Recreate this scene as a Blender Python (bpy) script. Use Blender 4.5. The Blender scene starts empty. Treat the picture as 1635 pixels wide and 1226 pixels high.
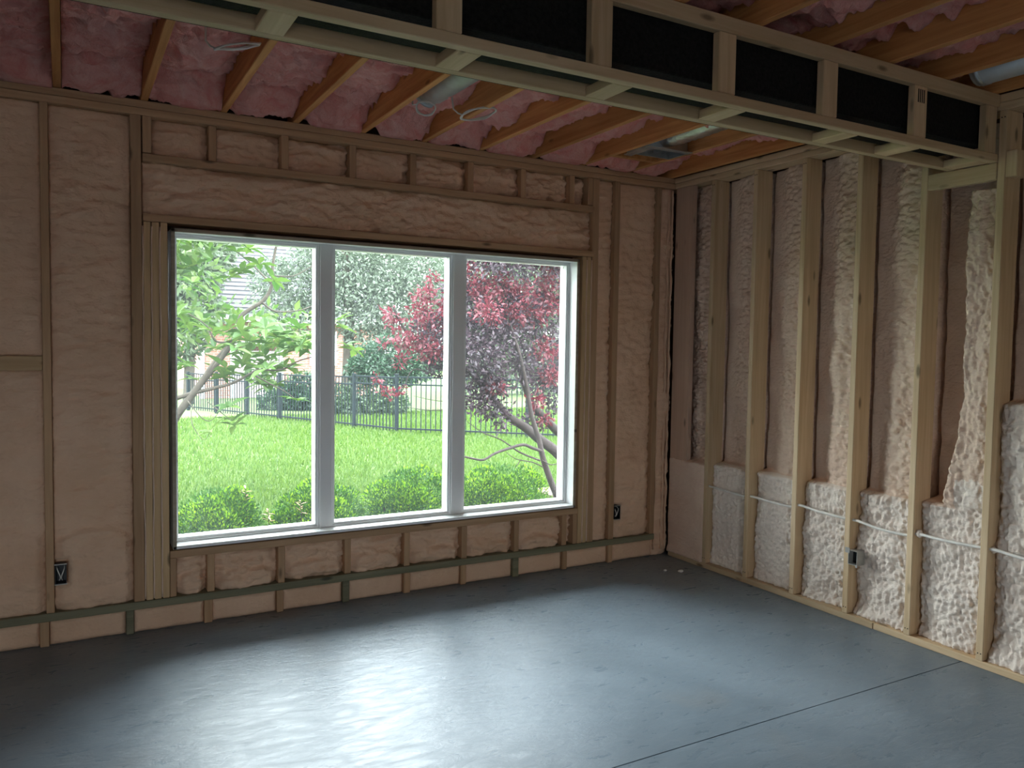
import bpy, bmesh, math, random
import numpy as np
from mathutils import Vector, Matrix, noise

random.seed(7); np.random.seed(7)
C = bpy.context.scene.collection
PI = math.pi

# ------------------------------------------------------------------ camera
CAM = np.array([-4.0793, -4.769, 1.6322])
YAW, PITCH, ROLL = 0.5114, -0.0512, 0.0149
FPX = 1271.1
def cam_axes():
    cy, sy = math.cos(YAW), math.sin(YAW)
    f = np.array([sy*math.cos(PITCH), cy*math.cos(PITCH), math.sin(PITCH)])
    r = np.array([cy, -sy, 0.0]); u = np.cross(r, f)
    return r*math.cos(ROLL)+u*math.sin(ROLL), -r*math.sin(ROLL)+u*math.cos(ROLL), f
CR, CU, CF = cam_axes()
def at(px, py, y):
    """a point of the garden seen at that pixel, standing at world depth y"""
    d = CF + CR*(px-817.5)/FPX - CU*(py-613)/FPX
    return CAM + d*(y-CAM[1])/d[1]
cd = bpy.data.cameras.new('camera'); co = bpy.data.objects.new('camera', cd); C.objects.link(co)
m = Matrix(((CR[0], CU[0], -CF[0], CAM[0]), (CR[1], CU[1], -CF[1], CAM[1]), (CR[2], CU[2], -CF[2], CAM[2]), (0, 0, 0, 1)))
co.matrix_world = m
cd.sensor_width = 36; cd.lens = 36*FPX/1635; cd.clip_start = .05; cd.clip_end = 500
bpy.context.scene.camera = co

# ------------------------------------------------------------------ sky, portals, exposure
EXPOSURE = 1.7
SKY = 10.0
W = bpy.data.worlds.new('overcast_sky'); bpy.context.scene.world = W; W.use_nodes = True
nt = W.node_tree; nt.nodes.clear()
tc = nt.nodes.new('ShaderNodeTexCoord'); sp = nt.nodes.new('ShaderNodeSeparateXYZ')
mr = nt.nodes.new('ShaderNodeMapRange'); mr.inputs[1].default_value = 0; mr.inputs[2].default_value = 1
mr.inputs[3].default_value = SKY/2.0; mr.inputs[4].default_value = SKY*1.2
bg = nt.nodes.new('ShaderNodeBackground'); bg.inputs[0].default_value = (.88, .95, 1.0, 1)
wo = nt.nodes.new('ShaderNodeOutputWorld')
nt.links.new(tc.outputs['Generated'], sp.inputs[0]); nt.links.new(sp.outputs['Z'], mr.inputs[0])
nt.links.new(mr.outputs[0], bg.inputs[1]); nt.links.new(bg.outputs[0], wo.inputs[0])
def portal(loc, rot, sx, sy):
    l = bpy.data.lights.new('sky_portal', 'AREA'); l.shape = 'RECTANGLE'; l.size = sx; l.size_y = sy
    l.cycles.is_portal = True
    o = bpy.data.objects.new('sky_portal', l); C.objects.link(o); o.location = loc; o.rotation_euler = rot
portal((-2.215, .2, 1.34), (-PI/2, 0, 0), 2.7, 1.8)                 # the window in view
portal((-5.15, -9.0, 1.275), (PI/2, 0, 0), 1.5, 1.15)                   # the window behind the camera
S = bpy.context.scene
S.view_settings.view_transform = 'Standard'; S.view_settings.look = 'None'
S.view_settings.gamma = 1; S.view_settings.use_curve_mapping = False
S.view_settings.exposure = EXPOSURE
S.cycles.use_denoising = True
S.cycles.max_bounces = 10; S.cycles.diffuse_bounces = 6; S.cycles.glossy_bounces = 4
S.cycles.transparent_max_bounces = 16; S.cycles.sample_clamp_indirect = 6

# ------------------------------------------------------------------ materials
def new_mat(name):
    mt = bpy.data.materials.new(name); mt.use_nodes = True
    n = mt.node_tree.nodes; l = mt.node_tree.links
    return mt, n, l, n['Principled BSDF']
def mix_col(n, l, fac, a, b, blend='MIX'):
    x = n.new('ShaderNodeMix'); x.data_type = 'RGBA'; x.blend_type = blend
    if hasattr(fac, 'is_output'): l.new(fac, x.inputs[0])
    else: x.inputs[0].default_value = fac
    for s, v in ((x.inputs[6], a), (x.inputs[7], b)):
        if hasattr(v, 'is_output'): l.new(v, s)
        else: s.default_value = (*v, 1)
    return x.outputs[2]
def noise_tex(n, l, scale, detail=4, rough=.55, vec=None, dist=0):
    t = n.new('ShaderNodeTexNoise'); t.inputs['Scale'].default_value = scale; t.inputs['Detail'].default_value = detail
    t.inputs['Roughness'].default_value = rough; t.inputs['Distortion'].default_value = dist
    if vec is not None: l.new(vec, t.inputs['Vector'])
    return t.outputs['Fac']
def ramp(n, l, fac, p0, p1, c0=(0, 0, 0), c1=(1, 1, 1)):
    r = n.new('ShaderNodeValToRGB'); r.color_ramp.elements[0].position = p0; r.color_ramp.elements[1].position = p1
    r.color_ramp.elements[0].color = (*c0, 1); r.color_ramp.elements[1].color = (*c1, 1); l.new(fac, r.inputs[0])
    return r.outputs[0]
def bump(n, l, b, h, strength, dist):
    x = n.new('ShaderNodeBump'); x.inputs['Strength'].default_value = strength; x.inputs['Distance'].default_value = dist
    l.new(h, x.inputs['Height']); l.new(x.outputs[0], b.inputs['Normal'])
def obj_vec(n, l, scale):
    t = n.new('ShaderNodeTexCoord'); oi = n.new('ShaderNodeObjectInfo')
    mp = n.new('ShaderNodeMapping'); mp.inputs['Scale'].default_value = scale
    mu = n.new('ShaderNodeMath'); mu.operation = 'MULTIPLY'; mu.inputs[1].default_value = 37
    l.new(oi.outputs['Random'], mu.inputs[0])
    cb = n.new('ShaderNodeCombineXYZ')
    for i in range(3): l.new(mu.outputs[0], cb.inputs[i])
    l.new(t.outputs['Object'], mp.inputs['Vector']); l.new(cb.outputs[0], mp.inputs['Location'])
    return mp.outputs[0], oi.outputs['Random']
def wood_mat(name, axis, light, dark, rough=.75):
    mt, n, l, b = new_mat(name)
    sc = [26, 26, 26]; sc[axis] = 1.3
    v, rnd = obj_vec(n, l, sc)
    g = noise_tex(n, l, 1.0, 5, .6, v, .6)
    c = ramp(n, l, g, .32, .68, dark, light)
    sk = [9, 9, 9]; sk[axis] = 3.0
    v2, _ = obj_vec(n, l, sk)
    kn = n.new('ShaderNodeTexVoronoi'); kn.inputs['Scale'].default_value = 1.0; l.new(v2, kn.inputs['Vector'])
    kf = ramp(n, l, kn.outputs['Distance'], .06, .14, (1, 1, 1), (0, 0, 0))
    c = mix_col(n, l, kf, c, tuple(x*.45 for x in dark))
    hs = n.new('ShaderNodeHueSaturation'); l.new(c, hs.inputs['Color'])
    mr_ = n.new('ShaderNodeMapRange'); mr_.inputs[3].default_value = .84; mr_.inputs[4].default_value = 1.12
    l.new(rnd, mr_.inputs[0]); l.new(mr_.outputs[0], hs.inputs['Value'])
    l.new(hs.outputs[0], b.inputs['Base Color']); b.inputs['Roughness'].default_value = rough
    bump(n, l, b, g, .25, .003)
    return mt
PL, PD = (.70, .53, .34), (.55, .385, .22)
PINE = [wood_mat('pine_grain_%s' % a, i, PL, PD) for i, a in enumerate(('across', 'deep', 'upright'))]
OL, OD = (.56, .36, .21), (.42, .255, .14)
OLD = [wood_mat('foam_dusted_lumber_%s' % a, i, OL, OD) for i, a in enumerate(('across', 'deep', 'upright'))]
RAW = [wood_mat('raw_lumber_%s' % a, i, (.64, .45, .26), (.49, .325, .17)) for i, a in enumerate(('across', 'deep', 'upright'))]
JOIST = wood_mat('fir_joist', 1, (.70, .34, .12), (.47, .18, .05))
TREAT = wood_mat('treated_green_lumber', 0, (.27, .255, .165), (.17, .165, .10))
WINTRIM = wood_mat('raw_jamb_edge', 0, (.42, .36, .28), (.3, .25, .18))

def foam_mat(name, c0, c1, sc, bstr, bd):
    mt, n, l, b = new_mat(name)
    t = n.new('ShaderNodeTexCoord')
    g = noise_tex(n, l, 3.0, 4, .6, t.outputs['Object'])
    c = ramp(n, l, g, .3, .7, c0, c1)
    l.new(c, b.inputs['Base Color']); b.inputs['Roughness'].default_value = .8
    b.inputs['Specular IOR Level'].default_value = .25
    mp = n.new('ShaderNodeMapping'); mp.inputs['Scale'].default_value = (1, 1, 1.5); l.new(t.outputs['Object'], mp.inputs[0])
    vo = n.new('ShaderNodeTexVoronoi'); vo.feature = 'SMOOTH_F1'; vo.inputs['Scale'].default_value = sc; l.new(mp.outputs[0], vo.inputs['Vector'])
    g2 = noise_tex(n, l, sc*1.2, 4, .6, mp.outputs[0])
    ad = n.new('ShaderNodeMath'); ad.operation = 'SUBTRACT'; l.new(g2, ad.inputs[0]); l.new(vo.outputs['Distance'], ad.inputs[1])
    bump(n, l, b, ad.outputs[0], bstr, bd)
    return mt
FOAM = foam_mat('tan_spray_foam', (.74, .49, .33), (.84, .59, .42), 55, .5, .006)
FOAM_R = foam_mat('beige_spray_foam', (.74, .54, .42), (.84, .66, .53), 45, .55, .010)
FOAM_P = foam_mat('pale_spray_foam', (.80, .68, .59), (.87, .77, .68), 60, .5, .008)

FOAMED = wood_mat('foam_coated_lumber', 2, (.72, .50, .37), (.62, .42, .30))
def pink_mat():
    mt, n, l, b = new_mat('pink_fiberglass')
    t = n.new('ShaderNodeTexCoord')
    g = noise_tex(n, l, 9, 6, .65, t.outputs['Object'], .8)
    c = ramp(n, l, g, .3, .72, (.86, .30, .26), (.97, .58, .52))
    l.new(c, b.inputs['Base Color']); b.inputs['Roughness'].default_value = .95
    b.inputs['Specular IOR Level'].default_value = .1
    g2 = noise_tex(n, l, 40, 6, .7, t.outputs['Object'], 1.2)
    bump(n, l, b, g2, .8, .02)
    return mt
PINK = pink_mat()

def concrete_mat():
    mt, n, l, b = new_mat('sealed_concrete')
    t = n.new('ShaderNodeTexCoord'); v = t.outputs['Object']
    g = noise_tex(n, l, 1.1, 6, .6, v, .5)
    c = ramp(n, l, g, .3, .72, (.14, .178, .212), (.23, .282, .33))
    br = noise_tex(n, l, .8, 3, .5, v)
    c = mix_col(n, l, ramp(n, l, br, .56, .75), c, (.24, .225, .205))
    sk = noise_tex(n, l, 38, 3, .6, v)
    c = mix_col(n, l, ramp(n, l, sk, .72, .78), c, (.23, .26, .28))
    l.new(c, b.inputs['Base Color'])
    mp = n.new('ShaderNodeMapping'); mp.inputs['Scale'].default_value = (3.0, 8.0, 1); mp.inputs['Rotation'].default_value = (0, 0, .5)
    l.new(v, mp.inputs[0])
    g3 = noise_tex(n, l, 2.6, 7, .68, mp.outputs[0], .5)
    rr = n.new('ShaderNodeMapRange'); rr.inputs[1].default_value = .3; rr.inputs[2].default_value = .7
    rr.inputs[3].default_value = .22; rr.inputs[4].default_value = .46
    l.new(g3, rr.inputs[0]); l.new(rr.outputs[0], b.inputs['Roughness'])
    b.inputs['Specular IOR Level'].default_value = .27
    bump(n, l, b, g3, .30, .012)
    return mt
CONC = concrete_mat()

def plain(name, col, rough=.6, metal=0, spec=.5, nscale=0, var=.15, bstr=0, bscale=60):
    mt, n, l, b = new_mat(name)
    b.inputs['Roughness'].default_value = rough; b.inputs['Metallic'].default_value = metal
    b.inputs['Specular IOR Level'].default_value = spec
    t = n.new('ShaderNodeTexCoord')
    g = noise_tex(n, l, nscale or 12, 4, .55, t.outputs['Object'])
    c = ramp(n, l, g, .3, .7, tuple(x*(1-var) for x in col), tuple(min(1, x*(1+var)) for x in col))
    l.new(c, b.inputs['Base Color'])
    if bstr: bump(n, l, b, noise_tex(n, l, bscale, 4, .6, t.outputs['Object']), bstr, .01)
    return mt
WHITE = plain('white_vinyl', (.87, .88, .88), .35, 0, .5, 2, .03)
SHEATH = plain('dark_sheathing', (.13, .07, .05), .9, 0, .2, 10, .5, .4)
BLACK = plain('black_duct_liner', (.012, .012, .011), .85, 0, .2, 60, .5, .6, 120)
GALV = plain('galvanized_steel', (.55, .60, .63), .38, .9, .5, 8, .15)
PIPEW = plain('lit_galvanized_duct', (.66, .70, .73), .30, .35, .5, 8, .08)  # galvanized steel made paler: reflected daylight put into the colour
FOIL = plain('crumpled_foil', (.75, .77, .78), .28, 1, .5, 20, .08, .9, 22)
BOXBLK = plain('black_plastic_box', (.012, .014, .018), .5)
BOXGRY = plain('grey_steel_box', (.40, .39, .36), .5, .4)
CABLE = plain('white_cable_jacket', (.80, .76, .70), .5)
NAIL = plain('dark_nail', (.03, .025, .02), .5, .5)
FENCE = plain('charcoal_fence_paint', (.006, .010, .012), .8, 0, .1)
BARK = plain('grey_bark', (.045, .038, .030), .9, 0, .2, 14, .3, .6, 40)
BARKD = plain('dark_plum_bark', (.022, .016, .015), .9, 0, .2, 14, .3, .6, 40)
DRYW = plain('unpainted_wallboard', (.55, .53, .50), .9)
MULCH = plain('wood_mulch', (.10, .07, .055), .95, 0, .2, 30, .5, 1, 45)
GREY_GROUND = plain('neutral_grey_ground', (.20, .19, .18), .95, 0, .2, 30, .4)
CRUMB = plain('foam_crumb', (.8, .76, .7), .9)
TRIMW = plain('white_trim_paint', (.46, .46, .46), .5)
DOORM = plain('pale_garage_door', (.34, .28, .295), .5)

def leaf_mat(name, c0, c1, trans=.4, rough=.45, gl=.06):
    mt = bpy.data.materials.new(name); mt.use_nodes = True
    n = mt.node_tree.nodes; l = mt.node_tree.links; n.clear()
    ge = n.new('ShaderNodeNewGeometry'); oi = n.new('ShaderNodeObjectInfo')
    ad = n.new('ShaderNodeMath'); ad.operation = 'ADD'; l.new(ge.outputs['Random Per Island'], ad.inputs[0]); l.new(oi.outputs['Random'], ad.inputs[1])
    fr = n.new('ShaderNodeMath'); fr.operation = 'FRACT'; l.new(ad.outputs[0], fr.inputs[0])
    c = ramp(n, l, fr.outputs[0], .0, 1.0, tuple(.55*x for x in c0), tuple(.55*x for x in c1))
    d = n.new('ShaderNodeBsdfDiffuse'); t = n.new('ShaderNodeBsdfTranslucent'); g = n.new('ShaderNodeBsdfGlossy')
    g.inputs['Roughness'].default_value = rough
    l.new(c, d.inputs[0]); l.new(c, t.inputs[0])
    m1 = n.new('ShaderNodeMixShader'); m1.inputs[0].default_value = trans; l.new(d.outputs[0], m1.inputs[1]); l.new(t.outputs[0], m1.inputs[2])
    m2 = n.new('ShaderNodeMixShader'); m2.inputs[0].default_value = gl*.5; l.new(m1.outputs[0], m2.inputs[1]); l.new(g.outputs[0], m2.inputs[2])
    o = n.new('ShaderNodeOutputMaterial'); l.new(m2.outputs[0], o.inputs[0])
    return mt
L_MAG = leaf_mat('magnolia_leaf', (.045, .120, .022), (.130, .215, .040))
L_BOX = leaf_mat('boxwood_leaf', (.018, .085, .010), (.062, .170, .018), .3, .45, .03)
L_BOX_LIT = leaf_mat('boxwood_lit_new_leaf', (.15, .36, .008), (.31, .50, .018), .35, .45, .03)  # new leaves brighter than the base leaf, painting light on the mound tops
L_PURP = leaf_mat('plum_leaf_purple', (.030, .018, .030), (.085, .050, .066), .3, .4, .045)
L_RED = leaf_mat('plum_leaf_red', (.12, .010, .022), (.22, .035, .055), .4, .4, .05)
L_PALE = leaf_mat('pale_hazed_tree_leaf', (.075, .125, .065), (.16, .205, .12))  # light green, paled further to put distance haze into the colour
L_SILV = leaf_mat('silver_tree_leaf', (.075, .11, .07), (.18, .22, .16), .35, .4, .06)
L_DARK = leaf_mat('evergreen_leaf', (.014, .048, .024), (.04, .095, .045), .25)
L_MID = leaf_mat('mid_green_leaf', (.03, .07, .03), (.08, .125, .06))
L_GRASS = leaf_mat('grass_blade', (.044, .115, .010), (.125, .205, .028), .4, .5, .04)
L_WEED = leaf_mat('weed_leaf', (.45, .25, .16), (.55, .36, .26), .4)

def lawn_mat():
    mt, n, l, b = new_mat('lawn_ground')
    t = n.new('ShaderNodeTexCoord')
    g = noise_tex(n, l, 6, 6, .7, t.outputs['Object'])
    c = ramp(n, l, g, .3, .7, (.027, .063, .007), (.066, .108, .018))
    l.new(c, b.inputs['Base Color']); b.inputs['Roughness'].default_value = .95
    bump(n, l, b, noise_tex(n, l, 50, 4, .6, t.outputs['Object']), .8, .05)
    return mt
LAWN = lawn_mat()
def brick_mat():
    mt, n, l, b = new_mat('far_brickwork')
    t = n.new('ShaderNodeTexCoord'); mp = n.new('ShaderNodeMapping'); mp.inputs['Rotation'].default_value = (PI/2, 0, 0)
    l.new(t.outputs['Object'], mp.inputs[0])
    k = n.new('ShaderNodeTexBrick'); k.inputs['Scale'].default_value = 1
    k.inputs['Color1'].default_value = (.27, .10, .075, 1); k.inputs['Color2'].default_value = (.33, .15, .115, 1); k.inputs['Mortar'].default_value = (.30, .26, .24, 1)
    k.inputs['Brick Width'].default_value = .21; k.inputs['Row Height'].default_value = .075; k.inputs['Mortar Size'].default_value = .008
    l.new(mp.outputs[0], k.inputs['Vector']); l.new(k.outputs[0], b.inputs['Base Color']); b.inputs['Roughness'].default_value = .9
    return mt
BRICK = brick_mat()
SHING = plain('grey_shingle', (.042, .041, .046), .9, 0, .3, 5, .2, .4, 30)

def glass_mat():
    mt = bpy.data.materials.new('haze_veil_glass'); mt.use_nodes = True
    n = mt.node_tree.nodes; l = mt.node_tree.links; n.clear()
    tr = n.new('ShaderNodeBsdfTransparent'); tr.inputs[0].default_value = (.95, .97, .96, 1)
    gl = n.new('ShaderNodeBsdfGlossy'); gl.inputs['Roughness'].default_value = .02
    veil = n.new('ShaderNodeBsdfTranslucent'); veil.inputs[0].default_value = (.85, .92, .93, 1)  # translucent film added to lay a painted haze over the view
    fz = n.new('ShaderNodeFresnel'); fz.inputs[0].default_value = 1.3
    t = n.new('ShaderNodeTexCoord')
    d = noise_tex(n, l, 1.6, 5, .6, t.outputs['Object'])
    mrr = n.new('ShaderNodeMapRange'); mrr.inputs[1].default_value = .3; mrr.inputs[2].default_value = .7
    mrr.inputs[3].default_value = .0035; mrr.inputs[4].default_value = .009; l.new(d, mrr.inputs[0])
    m1 = n.new('ShaderNodeMixShader'); l.new(fz.outputs[0], m1.inputs[0]); l.new(tr.outputs[0], m1.inputs[1]); l.new(gl.outputs[0], m1.inputs[2])
    m2 = n.new('ShaderNodeMixShader'); l.new(mrr.outputs[0], m2.inputs[0]); l.new(m1.outputs[0], m2.inputs[1]); l.new(veil.outputs[0], m2.inputs[2])
    o = n.new('ShaderNodeOutputMaterial'); l.new(m2.outputs[0], o.inputs[0])
    return mt
GLASS = glass_mat()

# ------------------------------------------------------------------ mesh helpers
def tag(o, label=None, cat=None, group=None, kind=None):
    if label: o['label'] = label
    if cat: o['category'] = cat
    if group: o['group'] = group
    if kind: o['kind'] = kind
    return o
def link(name, me, mat, parent=None, loc=(0, 0, 0), smooth=False):
    if mat is not None and not me.materials: me.materials.append(mat)
    if smooth: me.shade_smooth()
    o = bpy.data.objects.new(name, me); C.objects.link(o)
    if parent is not None:
        o.parent = parent
        p = parent; off = Vector((0, 0, 0))
        while p is not None: off += p.location; p = p.parent
        o.location = Vector(loc)-off
    else: o.location = loc
    return o
def empty(name, loc=(0, 0, 0)):
    o = bpy.data.objects.new(name, None); C.objects.link(o); o.location = loc; o.empty_display_size = .1
    return o
def pydata(name, v, f):
    me = bpy.data.meshes.new(name); me.from_pydata([tuple(p) for p in v], [], [tuple(q) for q in f]); me.update(); return me
def np_mesh(name, v, f):
    """fast mesh: v (n,3) array, f (m,k) array of equal-size faces"""
    me = bpy.data.meshes.new(name); v = np.asarray(v, np.float32); f = np.asarray(f, np.int32)
    me.vertices.add(len(v)); me.vertices.foreach_set('co', v.ravel())
    k = f.shape[1]
    me.loops.add(f.size); me.loops.foreach_set('vertex_index', f.ravel())
    me.polygons.add(len(f)); me.polygons.foreach_set('loop_start', np.arange(0, f.size, k, dtype=np.int32))
    me.update(calc_edges=True); me.validate(); return me
def box_bm(bm, x0, x1, y0, y1, z0, z1):
    vs = [bm.verts.new((x, y, z)) for x in (x0, x1) for y in (y0, y1) for z in (z0, z1)]
    for q in ((0, 1, 3, 2), (4, 6, 7, 5), (0, 4, 5, 1), (2, 3, 7, 6), (0, 2, 6, 4), (1, 5, 7, 3)):
        bm.faces.new([vs[i] for i in q])
def bm_mesh(name, bm, bevel=0):
    bmesh.ops.recalc_face_normals(bm, faces=bm.faces)
    if bevel: bmesh.ops.bevel(bm, geom=bm.edges[:], offset=bevel, segments=1, affect='EDGES', profile=.5)
    me = bpy.data.meshes.new(name); bm.to_mesh(me); bm.free(); return me
MESHES = {}
def box(name, parent, mat, x0, x1, y0, y1, z0, z1, bevel=.003):
    d = (round(x1-x0, 4), round(y1-y0, 4), round(z1-z0, 4)); key = (d, mat.name, bevel)
    if key not in MESHES:
        bm = bmesh.new(); box_bm(bm, -d[0]/2, d[0]/2, -d[1]/2, d[1]/2, -d[2]/2, d[2]/2)
        me = bm_mesh(name, bm, min(bevel, min(d)*.3)); me.materials.append(mat); MESHES[key] = me
    return link(name, MESHES[key], None, parent, ((x0+x1)/2, (y0+y1)/2, (z0+z1)/2))
def boxes(name, mat, lst, parent=None, bevel=0):
    bm = bmesh.new()
    for b in lst: box_bm(bm, *b)
    return link(name, bm_mesh(name, bm, bevel), mat, parent)
def tube_mesh(name, pts, rad, sides=8, closed=False):
    pts = [Vector(p) for p in pts]; n = len(pts)
    if not hasattr(rad, '__len__'): rad = [rad]*n
    v = []; f = []; up = Vector((.13, .21, 1)).normalized(); prev = None
    for i, p in enumerate(pts):
        a = pts[(i-1) % n] if closed else pts[max(i-1, 0)]; b = pts[(i+1) % n] if closed else pts[min(i+1, n-1)]
        t = (b-a).normalized()
        s = t.cross(up) if prev is None else prev-t*prev.dot(t)
        if s.length < 1e-4: s = t.cross(Vector((1, 0, 0)))
        s.normalize(); prev = s; w = t.cross(s)
        for k in range(sides):
            an = 2*PI*k/sides; v.append(p+(s*math.cos(an)+w*math.sin(an))*rad[i])
    for i in range(n if closed else n-1):
        j = (i+1) % n
        for k in range(sides):
            f.append((i*sides+k, i*sides+(k+1) % sides, j*sides+(k+1) % sides, j*sides+k))
    if not closed:
        f.append(tuple(range(sides))[::-1]); f.append(tuple((n-1)*sides+k for k in range(sides)))
    return pydata(name, v, f)
def smooth_path(pts, m=6):
    pts = [Vector(p) for p in pts]; out = []
    for i in range(len(pts)-1):
        p0 = pts[max(i-1, 0)]; p1 = pts[i]; p2 = pts[i+1]; p3 = pts[min(i+2, len(pts)-1)]
        for k in range(m):
            t = k/m
            out.append(.5*((2*p1)+(p2-p0)*t+(2*p0-5*p1+4*p2-p3)*t*t+(3*p1-p0-3*p2+p3)*t**3))
    out.append(pts[-1]); return out
def fr(x, y, z, o=4, h=1.0):
    return noise.fractal(Vector((x, y, z)), h, 2.1, o)
def vor(x, y, z):
    return noise.voronoi(Vector((x, y, z)))[0][0]
def sm(a, b, x):
    t = min(1, max(0, (x-a)/(b-a))); return t*t*(3-2*t)
def relief(name, parent, mat, u0, u1, v0, v1, step, place, back, fn, mat2=None, pick=None):
    """a sheet of foam between studs: front relief fn(u, v) -> depth, closed at the sides down to `back`"""
    nu = max(2, int(round((u1-u0)/step))+1); nv = max(2, int(round((v1-v0)/step))+1)
    us = np.linspace(u0, u1, nu); vs = np.linspace(v0, v1, nv)
    v = []; f = []; mi = []
    for j in range(nv):
        for i in range(nu): v.append(place(us[i], vs[j], fn(us[i], vs[j])))
    for j in range(nv-1):
        for i in range(nu-1):
            f.append((j*nu+i, j*nu+i+1, (j+1)*nu+i+1, (j+1)*nu+i))
            mi.append(pick(us[i], vs[j]) if pick else 0)
    ring = [i for i in range(nu)]+[j*nu+nu-1 for j in range(1, nv)]+[(nv-1)*nu+i for i in range(nu-2, -1, -1)]+[j*nu for j in range(nv-2, 0, -1)]
    base = len(v)
    for r in ring:
        j, i = divmod(r, nu); v.append(place(us[i], vs[j], back))
    k = len(ring)
    for q in range(k):
        f.append((ring[q], base+q, base+(q+1) % k, ring[(q+1) % k])); mi.append(0)
    me = pydata(name, v, f); me.materials.append(mat)
    if mat2:
        me.materials.append(mat2); me.polygons.foreach_set('material_index', mi)
    bm = bmesh.new(); bm.from_mesh(me); bmesh.ops.recalc_face_normals(bm, faces=bm.faces); bm.to_mesh(me); bm.free()
    return link(name, me, None, parent, smooth=True)
FARP = lambda u, v, d: (u, d, v)
RIGP = lambda u, v, d: (d, u, v)

# ------------------------------------------------------------------ room shell
SP = .4064
HJ = 2.905                                                # underside of the joists
XL, YB = -7.0, -9.0                                       # unseen left and back walls
JY = -2.358                                               # saw joint in the slab
floor = boxes('floor', CONC, [(XL-.2, .35, JY+.003, .3, -.12, 0), (XL-.2, .35, YB-.2, JY-.003, -.12, 0), (XL-.2, .35, JY-.003, JY+.003, -.12, -.016)])
tag(floor, kind='structure')

# far wall ---------------------------------------------------------
WX0, WX1, WZ0, WZ1 = -3.567, -.862, .447, 2.238           # window frame outside
FY = .15                                                  # inner face of the sheathing
wf = boxes('wall_far', SHEATH, [(XL, WX0, FY, FY+.05, 0, 3.2), (WX1, .35, FY, FY+.05, 0, 3.2), (WX0, WX1, FY, FY+.05, 0, WZ0), (WX0, WX1, FY, FY+.05, WZ1, 3.2)])
tag(wf, kind='structure')
grid_x = [-.535-SP*k for k in range(0, 13)]
PZ0, PZ1 = .135, .178
box('sill_plate', wf, TREAT, -5.6, -.125, -.006, .14, PZ0, PZ1)
box('top_plate', wf, OLD[0], -5.6, .14, 0, .14, 2.826, 2.864)
box('top_plate', wf, OLD[0], -5.6, .10, -.003, .14, 2.866, 2.904)
# short blocks below the green plate, with foam between
bl = [-.125]+grid_x
blocks = []
for k, gx in enumerate(grid_x):
    w = .022+random.uniform(-.003, .003)
    box('block', wf, TREAT if k % 3 == 2 else OLD[2], gx-w, gx+w, .004, .14, 0, PZ0-.001)
    blocks.append((gx-w, gx+w))
edges = [(-.13, -.09)]+blocks
for k in range(len(edges)-1):
    u1 = edges[k][0]; u0 = edges[k+1][1]
    def fn(u, v, u0=u0, u1=u1, k=k):
        e = min(u-u0, u1-u, v, PZ0-v)
        return .012+.02*(1-sm(0, .02, e))-.007*fr(u*7, k*3.1, v*9)-.003*fr(u*30, k, v*40)
    relief('spray_foam', wf, FOAM, u0+.001, u1-.001, .001, PZ0-.002, .0125, FARP, FY-.001, fn)
# full-height studs, king and jack studs
def fstud(x0, x1, z0, z1, dy=0.0): return box('stud', wf, OLD[2], x0, x1, dy, .14, z0, z1)
PT = 2.825
fstud(-4.183, -4.145, PZ1, PT)
fstud(-4.183-SP, -4.145-SP, PZ1, PT); fstud(-4.183-2*SP, -4.145-2*SP, PZ1, PT); fstud(-4.183-3*SP, -4.145-3*SP, PZ1, PT)
fstud(-3.765, -3.712, PZ1, PT)
for a in (-3.704, -3.662, -3.620): box('stud', wf, RAW[2], a, a+.036, .002, .14, PZ1, 2.262)
fstud(-3.705, -3.660, 2.63, PT)
for a in (-.835, -.796): box('stud', wf, RAW[2], a, a+.036, .002, .14, PZ1, 2.262)
fstud(-.755, -.700, PZ1, PT)
fstud(-.800, -.757, 2.63, PT)
fstud(-.560, -.512, PZ1, PT)
fstud(-.165, -.122, PZ1, PT, .004)
box('blocking', wf, RAW[0], -4.145-SP, -4.184, .002, .14, 1.455, 1.53)
# header, window framing
box('header_plate', wf, OLD[0], -3.706, -.738, 0, .14, 2.585, 2.626)
box('header_plate', wf, OLD[0], -3.706, -.738, -.001, .14, 2.264, 2.305)
box('rough_sill', wf, OLD[0], -3.582, -.838, 0, .14, .398, .440)
ccx = [-3.345, -2.945, -2.535, -2.137, -1.727, -1.328, -.930]
for x in ccx: fstud(x-.021, x+.021, 2.627, PT, random.uniform(.004, .02))
cbx = [-3.364, -2.966, -2.555, -2.162, -1.750, -1.347, -.948]
for x in cbx: fstud(x-.020, x+.020, PZ1, .397, random.uniform(.002, .014))
fstud(-3.582, -3.548, PZ1, .397, .004); fstud(-.874, -.838, PZ1, .397, .004)
# foam of the far wall
def wavy(seed, base, amp, zb=None, lip=0.0, hor=1.0):
    def make(u0, u1, v0, v1):
        def fn(u, v):
            e = min(u-u0, u1-u); ez = min(v-v0, v1-v)
            d = base+amp*.9*(1-sm(0, .05, e))*.6+amp*.6*(1-sm(0, .04, ez))
            d -= amp*.8*fr(u*3.2, seed, v*3.0*hor)
            d -= amp*.75*fr(u*9, seed+9, v*30*hor)+amp*.45*fr(u*26, seed+5, v*60*hor, 2)
            if zb is not None:
                zz = zb+.03*fr(u*4, seed+4, 0)-.10*(abs((u-(u0+u1)/2)/(u1-u0))*2)**3*.5
                d -= lip*sm(zz+.025, zz-.01, v)*sm(0, .05, e)
            return d
        return fn
    return make
BOXES = ((-4.142, -4.088, .328, .432), (-.509, -.455, .325, .425))
def cut(fn):
    def g(u, v):                                          # leave a pocket around each outlet box
        for a, b, c, d in BOXES:
            if a-.008 < u < b+.012 and c-.012 < v < d+.012: return .085
        return fn(u, v)
    return g
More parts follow.
